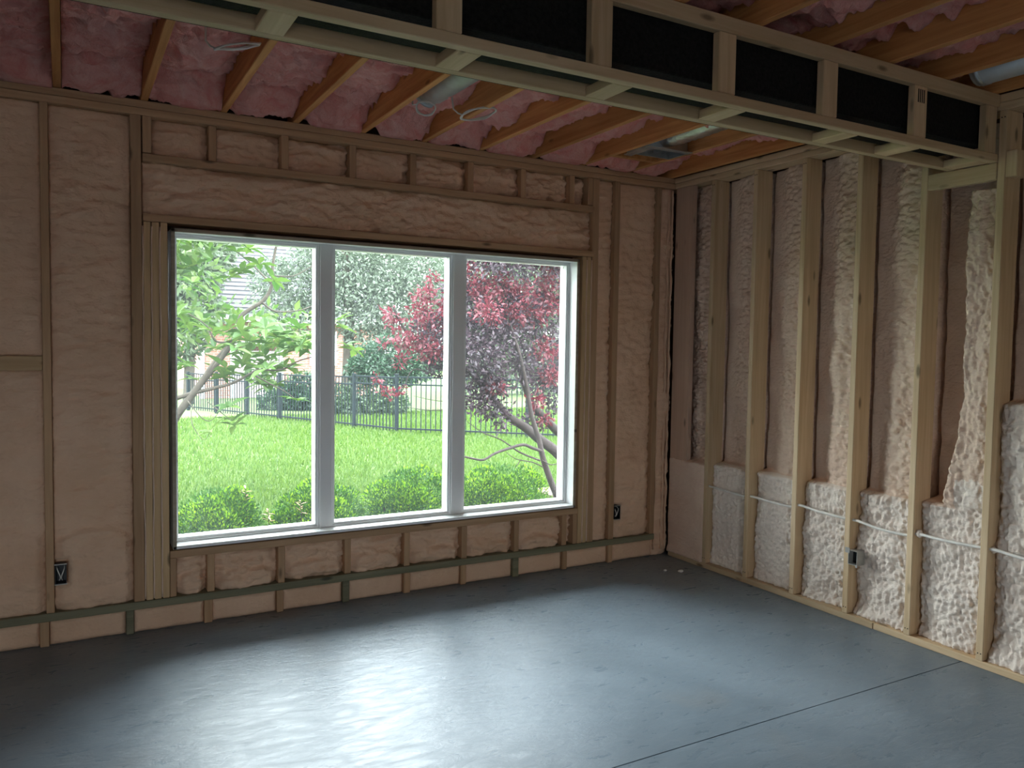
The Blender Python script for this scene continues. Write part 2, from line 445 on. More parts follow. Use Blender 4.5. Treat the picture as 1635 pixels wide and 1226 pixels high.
def far_bay(u0, u1, v0, v1, mk, step=.0125, mat=None):
    relief('spray_foam', wf, mat or FOAM, u0+.001, u1-.001, v0+.001, v1-.001, step, FARP, FY-.001, cut(mk(u0, u1, v0, v1)))
far_bay(-4.145, -3.765, PZ1, PT, wavy(1.3, .030, .018, .585, .026))
far_bay(-4.145-SP, -4.183, PZ1, 1.455, wavy(2.3, .030, .016, .62, .024))
far_bay(-4.145-SP, -4.183, 1.53, PT, wavy(3.3, .026, .012))
far_bay(-4.145-2*SP, -4.183-SP, PZ1, PT, wavy(3.9, .026, .012), .03)
far_bay(-4.145-3*SP, -4.183-2*SP, PZ1, PT, wavy(3.7, .026, .012), .03)
far_bay(-3.706, -.738, 2.306, 2.585, wavy(4.3, .034, .027, None, 0, 1.0), .0115)
cs = [(-3.66, -3.66)]+[(x-.021, x+.021) for x in ccx]+[(-.80, -.80)]
for k in range(len(cs)-1): far_bay(cs[k][1], cs[k+1][0], 2.627, PT, wavy(5+k*.7, .050, .034), .0105)
cs = [(-3.548, -3.548)]+[(x-.020, x+.020) for x in cbx]+[(-.874, -.874)]
for k in range(len(cs)-1):
    far_bay(cs[k][1], cs[k+1][0], PZ1, .397, wavy(15+k*.7, .040, .030, .285-.004*k, .034), .0095)
far_bay(-.700, -.560, PZ1, PT, wavy(25.1, .028, .018, .50, .006), .0125)
far_bay(-.512, -.165, PZ1, PT, wavy(26.7, .028, .020, .775, .020), .0125)
far_bay(-.122, .012, .0, PT, wavy(28.7, .014, .022), .0115)
# slim beads of foam squeezed out between the jack studs
for x, s in ((-3.708, 1), (-3.664, 2), (-3.622, 3), (-.797, 4), (-.758, 5)):
    pts = [(x+.0035*fr(s*3, 0, z*5), .001+.002*fr(s, 3, z*9), z) for z in np.arange(PZ1+.01, 2.255, .05)]
    link('foam_bead', tube_mesh('foam_bead', pts, [.004+.0025*abs(fr(s, 7, p[2]*6)) for p in pts], 6), FOAM_R, wf, smooth=True)

for x, s_, r_ in ((-.118, 6, .005), (-.050, 7, .010), (-.014, 8, .011)):
    pts = [(x+.010*fr(s_*3, 0, z*4), .006+.010*fr(s_, 3, z*5), z) for z in np.arange(.05, 2.82, .03)]
    link('foam_bead', tube_mesh('foam_bead', pts, [r_*(.55+1.3*abs(fr(s_, 7, p[2]*5))) for p in pts], 6), FOAM, wf, smooth=True)
# right wall ---------------------------------------------------------
RX = .30
wr = boxes('wall_right', SHEATH, [(RX, RX+.05, YB, .2, 0, 3.2)])
tag(wr, kind='structure')
sy = [-.398-SP*k for k in range(0, 13)]
box('bottom_plate', wr, PINE[1], 0, .14, -1.83, -.021, 0, .038)
box('bottom_plate', wr, PINE[1], .003, .14, -6.0, -1.832, 0, .038)
box('top_plate', wr, PINE[1], .0, .14, -6.0, -.003, 2.826, 2.864)
box('top_plate', wr, PINE[1], -.004, .14, -6.0, .0, 2.866, 2.904)
for k, y in enumerate(sy[:9]):
    t = random.uniform(-.003, .003)
    top = 2.825
    box('stud', wr, PINE[2], t, .14, y-.038, y, .039, top)
    for zz in (.075, 2.79):
        for yy in (y-.012, y-.027):
            link('nail_head', tube_mesh('nail_head', [(t-.0012, yy, zz), (t+.004, yy, zz)], .0035, 6), NAIL, wr)
box('stud', wr, FOAMED, .004, .044, -.205, -.014, .039, 2.825)             # wide corner stud, foam dusted
box('header_plate', wr, PINE[1], -.002, .036, -2.428, -2.063, 2.488, 2.572)
box('blocking', wr, PINE[2], .0, .09, -2.525, -2.470, 2.49, 2.62)

def right_bay(k):
    y1 = sy[k-1]-.038 if k > 0 else -.020; y0 = sy[k]
    def fn(u, v):
        a = (y1-u)/(y1-y0)                              # 0 at the far stud, 1 at the near stud
        e = min(y1-u, u-y0)
        zt = .775+.012*fr(u*9, k*2.2, 1.5)
        if k == 6: zt = 1.375+.02*fr(u*9, 3, 1)
        lumps = vor(u*46, k*1.7, v*34+1.2*fr(u*6, k, v*6))
        pop = .058+.030*(lumps-.35)-.022*fr(u*5.5, k*4, v*5.5)+.02*(1-sm(0, .022, e))
        if k in (0,): pop = -.003-.006*fr(u*5, 4, v*5)+.002*fr(u*40, 4, v*40)
        if k == 1: pop = .058+.024*(lumps-.35)-.012*fr(u*5, k*4, v*5)
        pop += -.03*sm(.12, .045, v) if k in (4, 6) else -.012*sm(.10, .045, v)
        up = .165-.050*sm(.12, .55, a)-.014*fr(u*4, k*3.3, v*4)-.030*fr(u*1.5, k*5.3, v*2.2)*sm(.1, .4, a)
        up += .026*(vor(u*22, k, v*40)-.3)*sm(.15, .4, a)+.035*sm(2.75, 2.82, v)*0
        up += -.035*sm(.28, .05, min(abs(v-1.62), .3))*0
        if k == 5:
            edge = -2.262+.012*fr(0, 8, v*6)+.03*sm(1.45, 1.0, v)+.045*sm(1.15, .84, v)
            thick = .045+.022*(vor(u*46, 2, v*30)-.35)-.020*fr(u*9, 6, v*2.5)
            dp = .215-.015*fr(u*5, 2, v*6)
            up = dp+(thick-dp)*sm(edge+.012, edge-.012, u)*(1 if v < 2.46 else 0)
            zt = .80
        if k == 0: up = min(up-.03, .15)
        return up+(pop-up)*sm(zt+.015, zt-.012, v)
    pick = (lambda u, v: 1 if v < (1.37 if k == 6 else .775) or (k == 5 and u < -2.25 and v < .95+.1*fr(u*8, 3, 1)) else 0) if k > 0 else None
    relief('spray_foam', wr, FOAM_R, y0+.001, y1-.001, .039, 2.825, .0072 if k < 7 else .03, RIGP, RX-.001, fn, FOAM_P if k > 0 else None, pick)
for k in range(0, 8): right_bay(k)

# unseen walls of the room, with their openings
wb = boxes('wall_back', DRYW, [(XL, -5.9, YB-.15, YB, 0, 3.2), (-4.4, .35, YB-.15, YB, 0, 3.2), (-5.9, -4.4, YB-.15, YB, 0, .7), (-5.9, -4.4, YB-.15, YB, 1.85, 3.2)])
tag(wb, kind='structure')
wl = boxes('wall_left', DRYW, [(XL-.15, XL, YB, .2, 0, 3.2)])
tag(wl, kind='structure')

# ceiling ---------------------------------------------------------
ce = boxes('ceiling', SHEATH, [(XL-.15, .35, YB-.15, .2, 3.2, 3.25)])
tag(ce, kind='structure')
jx = [-.037-SP*k for k in range(0, 17)]
for x in jx: box('joist', ce, JOIST, x-.019, x+.019, YB+.01, .145, HJ, 3.145, .003)
for k in range(len(jx)-1):
    x1 = jx[k]-.019; x0 = jx[k+1]+.019
    def fn(u, v, k=k, x0=x0, x1=x1):                     # v is y; returns z of the underside
        a = (u-x0)/(x1-x0)
        sag = 3.035-.030*math.sin(PI*a)-.055*fr(u*3.5, k*3.1, v*3.2)-.085*(.42-abs(fr(u*5.5+.5*fr(u*7, k, v*7), k, v*7, 3)))
        sag -= .012*fr(u*30, k, v*30, 3)
        sag -= .10*sm(-.22, -.06, v+.05*fr(u*5, k*2, 0))
        sag += .075*math.exp(-((v+.27+.04*fr(u*6, k*2, 3))/.020)**2)
        if k in (5, ): sag += .055*sm(-.40, -.52, v)*sm(.62, .5, a)
        return min(max(sag, HJ-.008), 3.12)
    y_far, y_near = -.004, (-2.5 if k > 5 else -4.6)
    relief('insulation_batt', ce, PINK, x0+.002, x1-.002, y_near, y_far, .0145, lambda u, v, d: (u, v, d), 3.14, fn)
# short blocking between the two joists by the register
box('blocking', ce, JOIST, jx[2]+.02, jx[1]-.02, -.345, -.305, HJ+.002, 3.0, .003)

# ------------------------------------------------------------------ window
wd = empty('window_1', ((WX0+WX1)/2, .12, WZ0)); tag(wd, kind='structure')
J = .018
def part_boxes(name, mat, lst, parent, bevel=.0025):
    bm = bmesh.new()
    for b in lst: box_bm(bm, *b)
    return link(name, bm_mesh(name, bm, bevel), mat, parent)
part_boxes('frame', WHITE, [(WX0+.002, WX0+J, .003, .20, WZ0+.001, WZ1-.001), (WX1-J, WX1-.002, .003, .20, WZ0+.001, WZ1-.001),
                            (WX0+J, WX1-J, .003, .20, WZ1-J, WZ1-.001)], wd)
part_boxes('frame_edge', WINTRIM, [(WX0, WX0+J+.002, -.004, .003, WZ0, WZ1), (WX1-J-.002, WX1, -.004, .003, WZ0, WZ1), (WX0, WX1, -.004, .003, WZ1-J-.002, WZ1)], wd, .001)
part_boxes('window_sill', WHITE, [(WX0+.001, WX1-.001, -.004, .20, WZ0, WZ0+.018)], wd)
ML = [(-2.712, -2.636), (-1.812, -1.730)]
for a, b in ML:
    part_boxes('mullion', WHITE, [(a, b, .086, .195, WZ0+.019, WZ1-J-.001)], wd)
units = [(WX0+J, ML[0][0]), (ML[0][1], ML[1][0]), (ML[1][1], WX1-J)]
for a, b in units:
    z0, z1 = WZ0+.019, WZ1-J-.001
    a += .001; b -= .001
    def ring(i, o_, y0, y1):                               # picture-frame of four bars, inset i, width o_
        return [(a+i, a+i+o_, y0, y1, z0+i, z1-i), (b-i-o_, b-i, y0, y1, z0+i, z1-i), (a+i+o_, b-i-o_, y0, y1, z0+i, z0+i+o_), (a+i+o_, b-i-o_, y0, y1, z1-i-o_, z1-i)]
    s = part_boxes('sash', WHITE, ring(0, .010, .096, .19)+ring(.010, .012, .106, .19), wd, .0015)
    i = .0225
    part_boxes('pane', GLASS, [(a+i, b-i, .148, .152, z0+i, z1-i)], s, 0)

# ------------------------------------------------------------------ dropped soffit framing
so = empty('soffit_frame', (-2.5, -2.33, 2.57))
tag(so, 'long dropped bulkhead frame of pale lumber hanging below the ceiling joists', 'bulkhead')
SZ, SF, SB = 2.572, -2.432, -2.170
XA, XB = -5.2, -.002
box('bottom_rail', so, PINE[0], XA, XB, SF, SF+.040, SZ, SZ+.038)
box('bottom_rail', so, PINE[0], XA, -.002, SB-.040, SB, SZ, SZ+.052)
box('top_rail', so, PINE[0], XA, XB, SF, SF+.038, 2.842, HJ-.001)
for x in (-4.19, -3.60, -3.012, -2.425, -1.832, -1.243, -.630, -.068):
    w = .045
    box('upright', so, PINE[2], x-w, x+w, SF+.001, SF+.038, SZ+.039, 2.841)
for x in (-4.70, -4.11, -3.520, -2.920, -2.300, -1.731, -1.048, -.610, -.06):
    w = .044
    box('rung', so, PINE[1], x-w, x+w, SF+.041, SB-.041, SZ, SZ+.038)
for k in range(4): part_boxes('ink_stamp', NAIL, [(-.655+.014*k, -.649+.014*k, SF-.0006, SF+.0012, 2.765, 2.825)], so, 0)
pb = boxes('duct_liner', BLACK, [(XA, -.02, SF+.050, SB+.235, 2.655, 2.895)], bevel=.004)
tag(pb, 'matte black lined duct running inside the dropped bulkhead frame', 'duct')

# ------------------------------------------------------------------ ducts, register, cables overhead
def ridged(name, pts, r, sides=16, amp=.0, per=3):
    pts = smooth_path(pts, 10); rad = [r*(1+amp*(1 if (i//per) % 2 else -1)) for i in range(len(pts))]
    return tube_mesh(name, pts, rad, sides)
gd = empty('round_duct', (-2.27, -1.0, 2.99)); tag(gd, 'grey round metal duct half buried in pink insulation left of centre', 'duct')
link('pipe', ridged('pipe', [(-2.255, -.50, 3.055), (-2.255, -1.0, 3.05), (-2.255, -1.6, 3.05), (-2.255, -2.3, 3.05)], .085, 18), GALV, gd, smooth=True)
link('collar', tube_mesh('collar', [(-2.255, -.52, 3.055), (-2.255, -.495, 3.055)], .089, 18), GALV, gd, smooth=True)
fd = empty('flexible_duct', (-.66, -.9, 2.98)); tag(fd, 'shiny crumpled foil duct leading to the ceiling register box by the corner', 'duct')
link('foil_sleeve', ridged('foil_sleeve', [(-.66, -.60, 3.00), (-.655, -.75, 2.985), (-.65, -1.0, 2.985), (-.65, -1.4, 2.995), (-.65, -2.1, 3.0)], .070, 18, .03, 1), FOIL, fd, smooth=True)
rb = empty('register_box', (-.66, -.55, 2.93)); tag(rb, 'galvanised ceiling register box open at the bottom near the corner', 'vent')
bx0, bx1, by0, by1 = -.826, -.468, -.665, -.475
part_boxes('box_shell', GALV, [(bx0, bx0+.01, by0, by1, 2.90, 3.05), (bx1-.01, bx1, by0, by1, 2.90, 3.05), (bx0+.01, bx1-.01, by0, by0+.008, 2.90, 3.05), (bx0+.01, bx1-.01, by1-.008, by1, 2.90, 3.05)], rb, .001)
part_boxes('box_top', BLACK, [(bx0+.011, bx1-.011, by0+.009, by1-.009, 3.03, 3.05)], rb, 0)
part_boxes('flange', GALV, [(bx0-.0, bx1+.0, by0-.05, by0-.001, 2.896, 2.902), (bx0, bx0+.06, by0-.0, by1+.03, 2.893, 2.899)], rb, .001)
for k in range(5):
    x = bx0+.09+k*.06
    part_boxes('louver', GALV, [(x, x+.004, by0+.02, by1-.02, 2.92, 2.96)], rb, 0)
td = empty('metal_duct', (-.25, -3.2, 2.98)); tag(td, 'bright round metal duct between dark joists in the top right corner', 'duct')
link('pipe', ridged('pipe', [(-.245, -2.46, 2.985), (-.245, -3.0, 2.985), (-.245, -4.6, 2.985)], .088, 20), PIPEW, td, smooth=True)
link('seam_band', tube_mesh('seam_band', [(-.245, -2.475, 2.985), (-.245, -2.50, 2.985)], .092, 20), GALV, td, smooth=True)
def coil(c, rx, ry, turns, seed, label):
    pts = []
    for i in range(int(turns*18)):
        a = 2*PI*i/18
        pts.append((c[0]+rx*math.cos(a)*(1+.10*fr(i*.13, seed, 0)), c[1]+ry*math.sin(a)*(1+.10*fr(i*.13, seed, 4)), c[2]+.030*math.sin(a*1+seed)+.012*fr(i*.2, seed, 8)))
    pts.append((c[0]-rx*1.35, c[1]+ry*.4, c[2]+.01)); pts.append((c[0]-rx*1.2, c[1]+ry*1.2, c[2]+.14))
    o = link('cable_coil', tube_mesh('cable_coil', smooth_path(pts, 2), .0045, 6), CABLE, None, smooth=True)
    tag(o, label, 'cable', 'coils of cable hanging from the ceiling')
coil((-3.405, -1.06, 2.915), .095, .065, 2.6, 1.2, 'coiled white cable hanging from pink insulation above the left window pane')
coil((-2.085, -.79, 2.89), .10, .075, 2.6, 2.2, 'coiled white cable looped under a joist near the grey round duct')
coil((-2.315, -.60, 2.93), .055, .03, 1.7, 3.2, 'short loop of white cable at the end of the grey round duct')

# ------------------------------------------------------------------ outlet boxes and the wall cable
def outlet(x0, x1, z0, z1, y0, label):
    e = empty('outlet_box', ((x0+x1)/2, y0, z0)); tag(e, label, 'outlet box', 'outlet boxes in the wall framing')
    t = .004; d = .06
    part_boxes('box_shell', BOXBLK, [(x0, x0+t, y0, y0+d, z0, z1), (x1-t, x1, y0, y0+d, z0, z1), (x0+t, x1-t, y0, y0+d, z0, z0+t), (x0+t, x1-t, y0, y0+d, z1-t, z1), (x0+t, x1-t, y0+d-t, y0+d, z0+t, z1-t)], e, .0006)
    xm = (x0+x1)/2; w = x1-x0; h = z1-z0
    for s in (-1, 1):
        p = smooth_path([(xm+s*w*.35, y0+.05, z1-.012), (xm+s*w*.30, y0+.012, z1-h*.25), (xm+s*w*.05, y0+.010, z0+h*.35), (xm+s*w*.14, y0+.03, z0+h*.12)], 6)
        link('wire', tube_mesh('wire', p, .0028, 6), CABLE, e, smooth=True)
    for za, zb in ((z1-.001, z1+.004), (z0-.004, z0+.001)): part_boxes('face_ring', BOXGRY, [(x0-.003, x1+.003, y0-.002, y0, za, zb)], e, 0)
outlet(-4.142, -4.088, .328, .432, -.004, 'black outlet box with loose white wires on the left stud')
outlet(-.509, -.455, .325, .425, -.004, 'black outlet box with loose wires between window and corner')
e = empty('outlet_box', (.03, -1.70, .35)); tag(e, 'grey metal outlet box fixed to a bare stud of the right wall', 'outlet box', 'outlet boxes in the wall framing')
q0, q1, z0, z1 = -1.722, -1.659, .345, .432
part_boxes('box_shell', BOXGRY, [(-.014, .055, q0, q0+.004, z0, z1), (-.014, .055, q1-.004, q1, z0, z1), (-.014, .055, q0+.004, q1-.004, z0, z0+.004), (-.014, .055, q0+.004, q1-.004, z1-.004, z1)], e, .0008)
part_boxes('box_back', BOXBLK, [(.03, .050, q0+.005, q1-.005, z0+.005, z1-.005)], e, 0)
for q in ((q1-.012, q1+.020, z1-.02, z1+.012), (q0-.004, q0+.01, z0-.010, z0+.006)): part_boxes('mounting_ear', BOXGRY, [(-.016, -.0145, *q)], e, .0004)

cpts = []
for y, z, x in ((-.44, .610, .020), (-.60, .605, .014), (-.80, .597, .018), (-.85, .607, .02), (-1.0, .603, .012), (-1.20, .600, .018), (-1.26, .622, .02), (-1.42, .612, .012), (-1.61, .606, .018),
                (-1.675, .606, .028), (-1.72, .606, .016), (-1.85, .592, .014), (-2.01, .592, .018), (-2.07, .612, .022), (-2.22, .612, .016), (-2.42, .618, .018), (-2.50, .622, .02), (-2.65, .612, .016), (-2.85, .61, .02), (-3.3, .60, .02)):
    cpts.append((x, y, z))
cb = link('wall_cable', tube_mesh('wall_cable', smooth_path(cpts, 5), .0085, 8), CABLE, None, smooth=True)
tag(cb, 'white cable strung through the bare studs across the pale foam', 'cable')
def blob(name, parent, mat, c, r, seed):
    bm = bmesh.new(); bmesh.ops.create_icosphere(bm, subdivisions=2, radius=1)
    for v in bm.verts:
        k = 1+.25*fr(v.co.x*1.5+seed, v.co.y*1.5, v.co.z*1.5); v.co = Vector((c[0]+v.co.x*r[0]*k, c[1]+v.co.y*r[1]*k, c[2]+v.co.z*r[2]*k))
    return link(name, bm_mesh(name, bm), mat, parent, smooth=True)
blob('foam_plug', wr, FOAM_P, (.028, -2.078, .615), (.018, .020, .024), 2)
blob('foam_plug', wr, FOAM_P, (.040, -2.478, .615), (.014, .014, .018), 5)
for i, (px_, x, y) in enumerate(((0, -.225, -.43), (1, -.31, -.36))):
    o = blob('foam_crumb', None, CRUMB, (0, 0, 0), ((.022, .016, .010), (.014, .010, .007))[i], i)
    o.location = (x, y, .0095 if i == 0 else .0065)
    tag(o, ('larger white foam crumb on the floor near the corner', 'smaller white foam crumb on the floor near the corner')[i], 'crumb')

# ------------------------------------------------------------------ garden
GZ = -.20
gr = boxes('ground', LAWN, [(-60, 70, .36, 110, GZ-.3, GZ)]); tag(gr, kind='structure')
gy = boxes('unseen_grey_ground', GREY_GROUND, [(-60, XL-.2, -60, .36, GZ-.3, GZ), (XL-.2, 70, -60, YB-.2, GZ-.3, GZ), (.36, 70, YB-.2, .36, GZ-.3, GZ)]); tag(gy, kind='structure')  # unseen grey ground, added to keep green lawn bounce out of the room
bed = boxes('planting_bed', MULCH, [(-5.5, .9, .37, 2.15, GZ, GZ+.05), (.9, 2.3, 1.2, 3.6, GZ, GZ+.045)]); tag(bed, kind='structure')

def leaf_cloud(pos, nrm, size, asp=.45, fold=.25):
    """folded four-point leaves: pos (n,3), nrm direction of each leaf (n,3), size (n,)"""
    n = len(pos); d = nrm/np.linalg.norm(nrm, axis=1, keepdims=True)
    rnd = np.random.normal(size=(n, 3)); s = np.cross(d, rnd); s /= np.linalg.norm(s, axis=1, keepdims=True)+1e-9
    w = np.cross(d, s); L = size[:, None]
    base = pos; tip = pos+d*L; mid = pos+d*L*.45+w*L*fold*.3
    a = pos+d*L*.5+s*L*asp*.5; b = pos+d*L*.5-s*L*asp*.5
    v = np.stack([base, a, tip, b, mid], 1).reshape(-1, 3)
    o = np.arange(n)*5
    f = np.concatenate([np.stack([o, o+1, o+4], 1), np.stack([o+1, o+2, o+4], 1), np.stack([o+2, o+3, o+4], 1), np.stack([o+3, o, o+4], 1)])
    return v, f
def blobs_points(cs, n, shell=.55):
    """n points in a set of ellipsoids (c, r), more towards their shells; with outward directions"""
    vol = np.array([c[1][0]*c[1][1]*c[1][2] for c in cs])**.8; pick = np.random.choice(len(cs), n, p=vol/vol.sum())
    c = np.array([x[0] for x in cs])[pick]; r = np.array([x[1] for x in cs])[pick]
    d = np.random.normal(size=(n, 3)); d /= np.linalg.norm(d, axis=1, keepdims=True)
    rad = (shell+(1-shell)*np.random.rand(n, 1))
    return c+d*r*rad, d
def foliage(parent, mat, pts, dirs, size, name='foliage', jit=.9, droop=-.2):
    dd = dirs+np.random.normal(size=dirs.shape)*jit; dd[:, 2] += droop
    v, f = leaf_cloud(pts, dd, size*np.random.uniform(.7, 1.3, len(pts)))
    o = link(name, np_mesh(name, v-np.array(parent.location), f), mat, None)
    o.parent = parent; tag(o, kind='stuff'); return o
def tree(name, loc, label, group, trunk_r, trunk_h, cs, n, size, mat, bark=None, shell=.55):
    t = empty(name, loc); tag(t, label, 'tree', group)
    pts = [(loc[0], loc[1], loc[2]-.05), (loc[0]+.05*trunk_h*.3, loc[1], loc[2]+trunk_h*.5), (loc[0]-.03, loc[1]+.05, loc[2]+trunk_h)]
    link('trunk', tube_mesh('trunk', smooth_path(pts, 4), [trunk_r*(1-.04*i) for i in range(9)], 8), bark or BARK, t, smooth=True)
    p, d = blobs_points(cs, n, shell); foliage(t, mat, p, d, size)
    return t

# boxwood mounds under the window
def shrub(c, r, top, label, seed):
    t = empty('boxwood_shrub', (c, 1.32, GZ+.05)); tag(t, label, 'shrub', 'boxwood mounds under the window')
    h = top-(GZ+.05)
    cs = []
    rs = np.random.RandomState(seed)
    for k in range(26):
        a = rs.rand()*2*PI; q = math.sqrt(rs.rand())*.72
        zz = (GZ+.05)+h*(.30+.48*rs.rand()*(1-q*q*.6))
        cs.append(((c+math.cos(a)*q*r, 1.32+math.sin(a)*q*r*.95, zz), (r*.34, r*.34, h*.24)))
    cs.append(((c, 1.32, GZ+.05+h*.5), (r*.92, r*.88, h*.46)))
    p, d = blobs_points(cs, 15000, .82)
    keep = p[:, 2] > GZ+.06; p, d = p[keep], d[keep]
    foliage(t, L_BOX, p, d+np.array([0, 0, .5]), .026, jit=.55, droop=.1)
    p, d = blobs_points(cs[:-1], 9000, .93)
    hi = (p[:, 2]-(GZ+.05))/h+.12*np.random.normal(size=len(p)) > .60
    foliage(t, L_BOX_LIT, p[hi], d[hi]+np.array([0, 0, .8]), .026, 'lit_new_growth', jit=.5, droop=.2)  # young top leaves, with light from above put into their colour
    for k in range(5):
        a = k*1.3+seed
        link('stem', tube_mesh('stem', [(c+.03*math.cos(a), 1.32+.03*math.sin(a), GZ), (c+.6*r*math.cos(a), 1.32+.6*r*math.sin(a), GZ+h*.7)], [.012, .005], 6), BARKD, t)
shrub(-3.115, .37, .575, 'leftmost clipped boxwood mound, in the left window pane', 1)
shrub(-2.375, .40, .545, 'second boxwood mound from the left, behind the left mullion', 2)
shrub(-1.615, .40, .615, 'third boxwood mound from the left, in the middle window pane', 3)
shrub(-.790, .46, .600, 'rightmost boxwood mound, below the red-leaved tree', 4)

# small coppery weeds poking out of the mounds
def big_leaf_mesh(name, L, Wd, curl=.12, nseg=4):
    v = []; f = []
    prof = [0.06, .72, 1.0, .62, .02]
    for i in range(nseg+1):
        t = i/nseg; y = L*t; w = Wd*prof[i]*.5; z = -curl*L*t*t
        v += [(-w, y, z+w*.35), (0, y, z), (w, y, z+w*.35)]
    for i in range(nseg):
        for k in range(2): f.append((i*3+k, i*3+k+1, (i+1)*3+k+1, (i+1)*3+k))
    return pydata(name, v, f)
WEEDLEAF = big_leaf_mesh('leaf', .055, .014); WEEDLEAF.materials.append(L_WEED)
for i, (px_, py_, y_, lab) in enumerate(((392, 780, 1.25, 'small coppery weed above the leftmost boxwood mound'), (480, 800, 1.0, 'small coppery weed in front of the second boxwood mound'),
                                         (428, 815, 1.05, 'small coppery weed between the two left boxwood mounds'))):
    p = at(px_, py_, y_); t = empty('weed', tuple(p)); tag(t, lab, 'weed', 'coppery weeds among the boxwoods')
    link('stem', tube_mesh('stem', [(p[0]+.02, p[1]+.03, GZ+.05), (p[0]+.01, p[1]+.01, p[2]-.15), tuple(p)], [.004, .003, .002], 5), BARKD, t)
    for k in range(8):
        o = bpy.data.objects.new('leaf', WEEDLEAF); C.objects.link(o); o.parent = t
        o.rotation_euler = (random.uniform(-.2, .8), 0, k*2.4); o.location = (0, 0, -.012*k)

# lawn blades
n = 170000
yy = 2.0+12.5*np.random.rand(n)**1.35; cx = -4.08+(yy+4.77)*.5; xx = cx+(np.random.rand(n)-.5)*(6.0+yy*.75)
ok = ~((xx > .9) & (xx < 2.3) & (yy < 3.6)); xx, yy = xx[ok], yy[ok]; n = len(xx)
a = np.random.rand(n)*2*PI; h = np.random.uniform(.035, .085, n)*(1+.02*yy); w = .006*(1+.10*yy)
lx = np.random.normal(size=n)*.03; ly = np.random.normal(size=n)*.03
b0 = np.stack([xx-np.cos(a)*w, yy-np.sin(a)*w, np.full(n, GZ-.002)], 1); b1 = np.stack([xx+np.cos(a)*w, yy+np.sin(a)*w, np.full(n, GZ-.002)], 1)
tp = np.stack([xx+lx, yy+ly, GZ+h], 1)
v = np.stack([b0, b1, tp], 1).reshape(-1, 3); f = np.arange(3*n).reshape(-1, 3)
go = link('lawn_grass', np_mesh('lawn_grass', v, f), L_GRASS); tag(go, 'bright green mown grass of the lawn up to the fence', 'grass', None, 'stuff')

# metal picket fence
fe = empty('metal_fence', (1.66, 10.14, GZ)); tag(fe, 'dark metal picket fence with flat rails around the lawn', 'fence')
PICK = None
def fence_run(p0, p1, h0, h1, npan, first):
    global PICK
    p0 = np.array(p0); p1 = np.array(p1); d = (p1-p0)/npan; L = np.linalg.norm(d); ang = math.atan2(d[1], d[0])
    for i in range(npan+1):
        hh = h0+(h1-h0)*i/npan; q = p0+d*i
        if i > 0 or first:
            o = box('post', fe, FENCE, -.032, .032, -.032, .032, 0, round(hh+.03, 3), .004)
            o.location = Vector((q[0], q[1], GZ+(hh+.03)/2))-fe.location; o.rotation_euler = (0, 0, ang)
            c_ = box('post_cap', None, FENCE, -.037, .037, -.037, .037, 0, .02, .006); c_.parent = o; c_.location = (0, 0, (hh+.03)/2+.011)
        if i == npan: break
        for zf in (.10, h0-.16, h0-.012):
            o = box('rail', fe, FENCE, 0, round(L-.06, 3), -.014, .014, -.015, .015, .003)
            c = p0+d*(i+.5); hm = h0+(h1-h0)*(i+.5)/npan
            z = GZ+(zf if zf < .2 else zf-h0+hm)
            o.location = Vector((c[0], c[1], z))-fe.location; o.rotation_euler = (0, 0, ang)
        k = int(L/.095)
        for j in range(1, k):
            q = p0+d*(i+j/k); hm = h0+(h1-h0)*(i+j/k)/npan
            if PICK is None:
                bm = bmesh.new(); box_bm(bm, -.008, .008, -.008, .008, 0, 1); PICK = bm_mesh('picket', bm); PICK.materials.append(FENCE)
            o = bpy.data.objects.new('picket', PICK); C.objects.link(o); o.parent = fe
            o.location = Vector((q[0], q[1], GZ+.03))-fe.location; o.scale = (1, 1, hm-.045); o.rotation_euler = (0, 0, ang)
fence_run((1.659, 10.137), (-1.37, 16.9), 1.14, .94, 6, True)
fence_run((1.659, 10.137), (6.6, 5.7), 1.14, 1.14, 5, False)

# brick garage behind the fence
GY = 21.0
pl_ = at(327, 545, GY)[0]
ga = empty('brick_garage', (pl_+3, GY, GZ-.5)); tag(ga, 'red brick garage with steep grey shingle roof beyond the fence', 'building')
gz0, gz1 = GZ-.6, 2.30
def gpart(name, mat, lst, bevel=0): return part_boxes(name, mat, lst, ga, bevel)
X0 = pl_
gpart('wall', BRICK, [(X0, X0+.75, GY, GY+.3, gz0, gz1), (X0+.75, X0+2.35, GY, GY+.3, 1.55, gz1), (X0+2.35, X0+5.5, GY, GY+.3, gz0, gz1), (X0, X0+.3, GY+.3, GY+6, gz0, gz1), (X0+.3, X0+5.5, GY+5.7, GY+6, gz0, gz1), (X0+5.2, X0+5.5, GY+.3, GY+5.7, gz0, gz1)])
for k in range(4):
    gpart('door_panel', DOORM, [(X0+.86, X0+2.25, GY+.10, GY+.16, gz0+k*.52, gz0+k*.52+.505)], .01)
gpart('door_trim', TRIMW, [(X0+.74, X0+.85, GY-.03, GY+.2, gz0, 1.56), (X0+2.26, X0+2.36, GY-.03, GY+.2, gz0, 1.56), (X0+.85, X0+2.26, GY-.03, GY+.2, 1.46, 1.56)])
gpart('corner_trim', TRIMW, [(X0-.14, X0-.01, GY-.02, GY+.12, gz0, gz1)])
gpart('window_frame', TRIMW, [(X0+3.2, X0+4.1, GY-.04, GY-.001, .8, .88), (X0+3.2, X0+4.1, GY-.04, GY-.001, 1.85, 1.93), (X0+3.2, X0+3.28, GY-.04, GY-.001, .88, 1.85), (X0+4.02, X0+4.1, GY-.04, GY-.001, .88, 1.85)])
gpart('fascia', TRIMW, [(X0-.3, X0+5.8, GY-.36, GY-.32, gz1-.13, gz1+.05)])
nr = 22
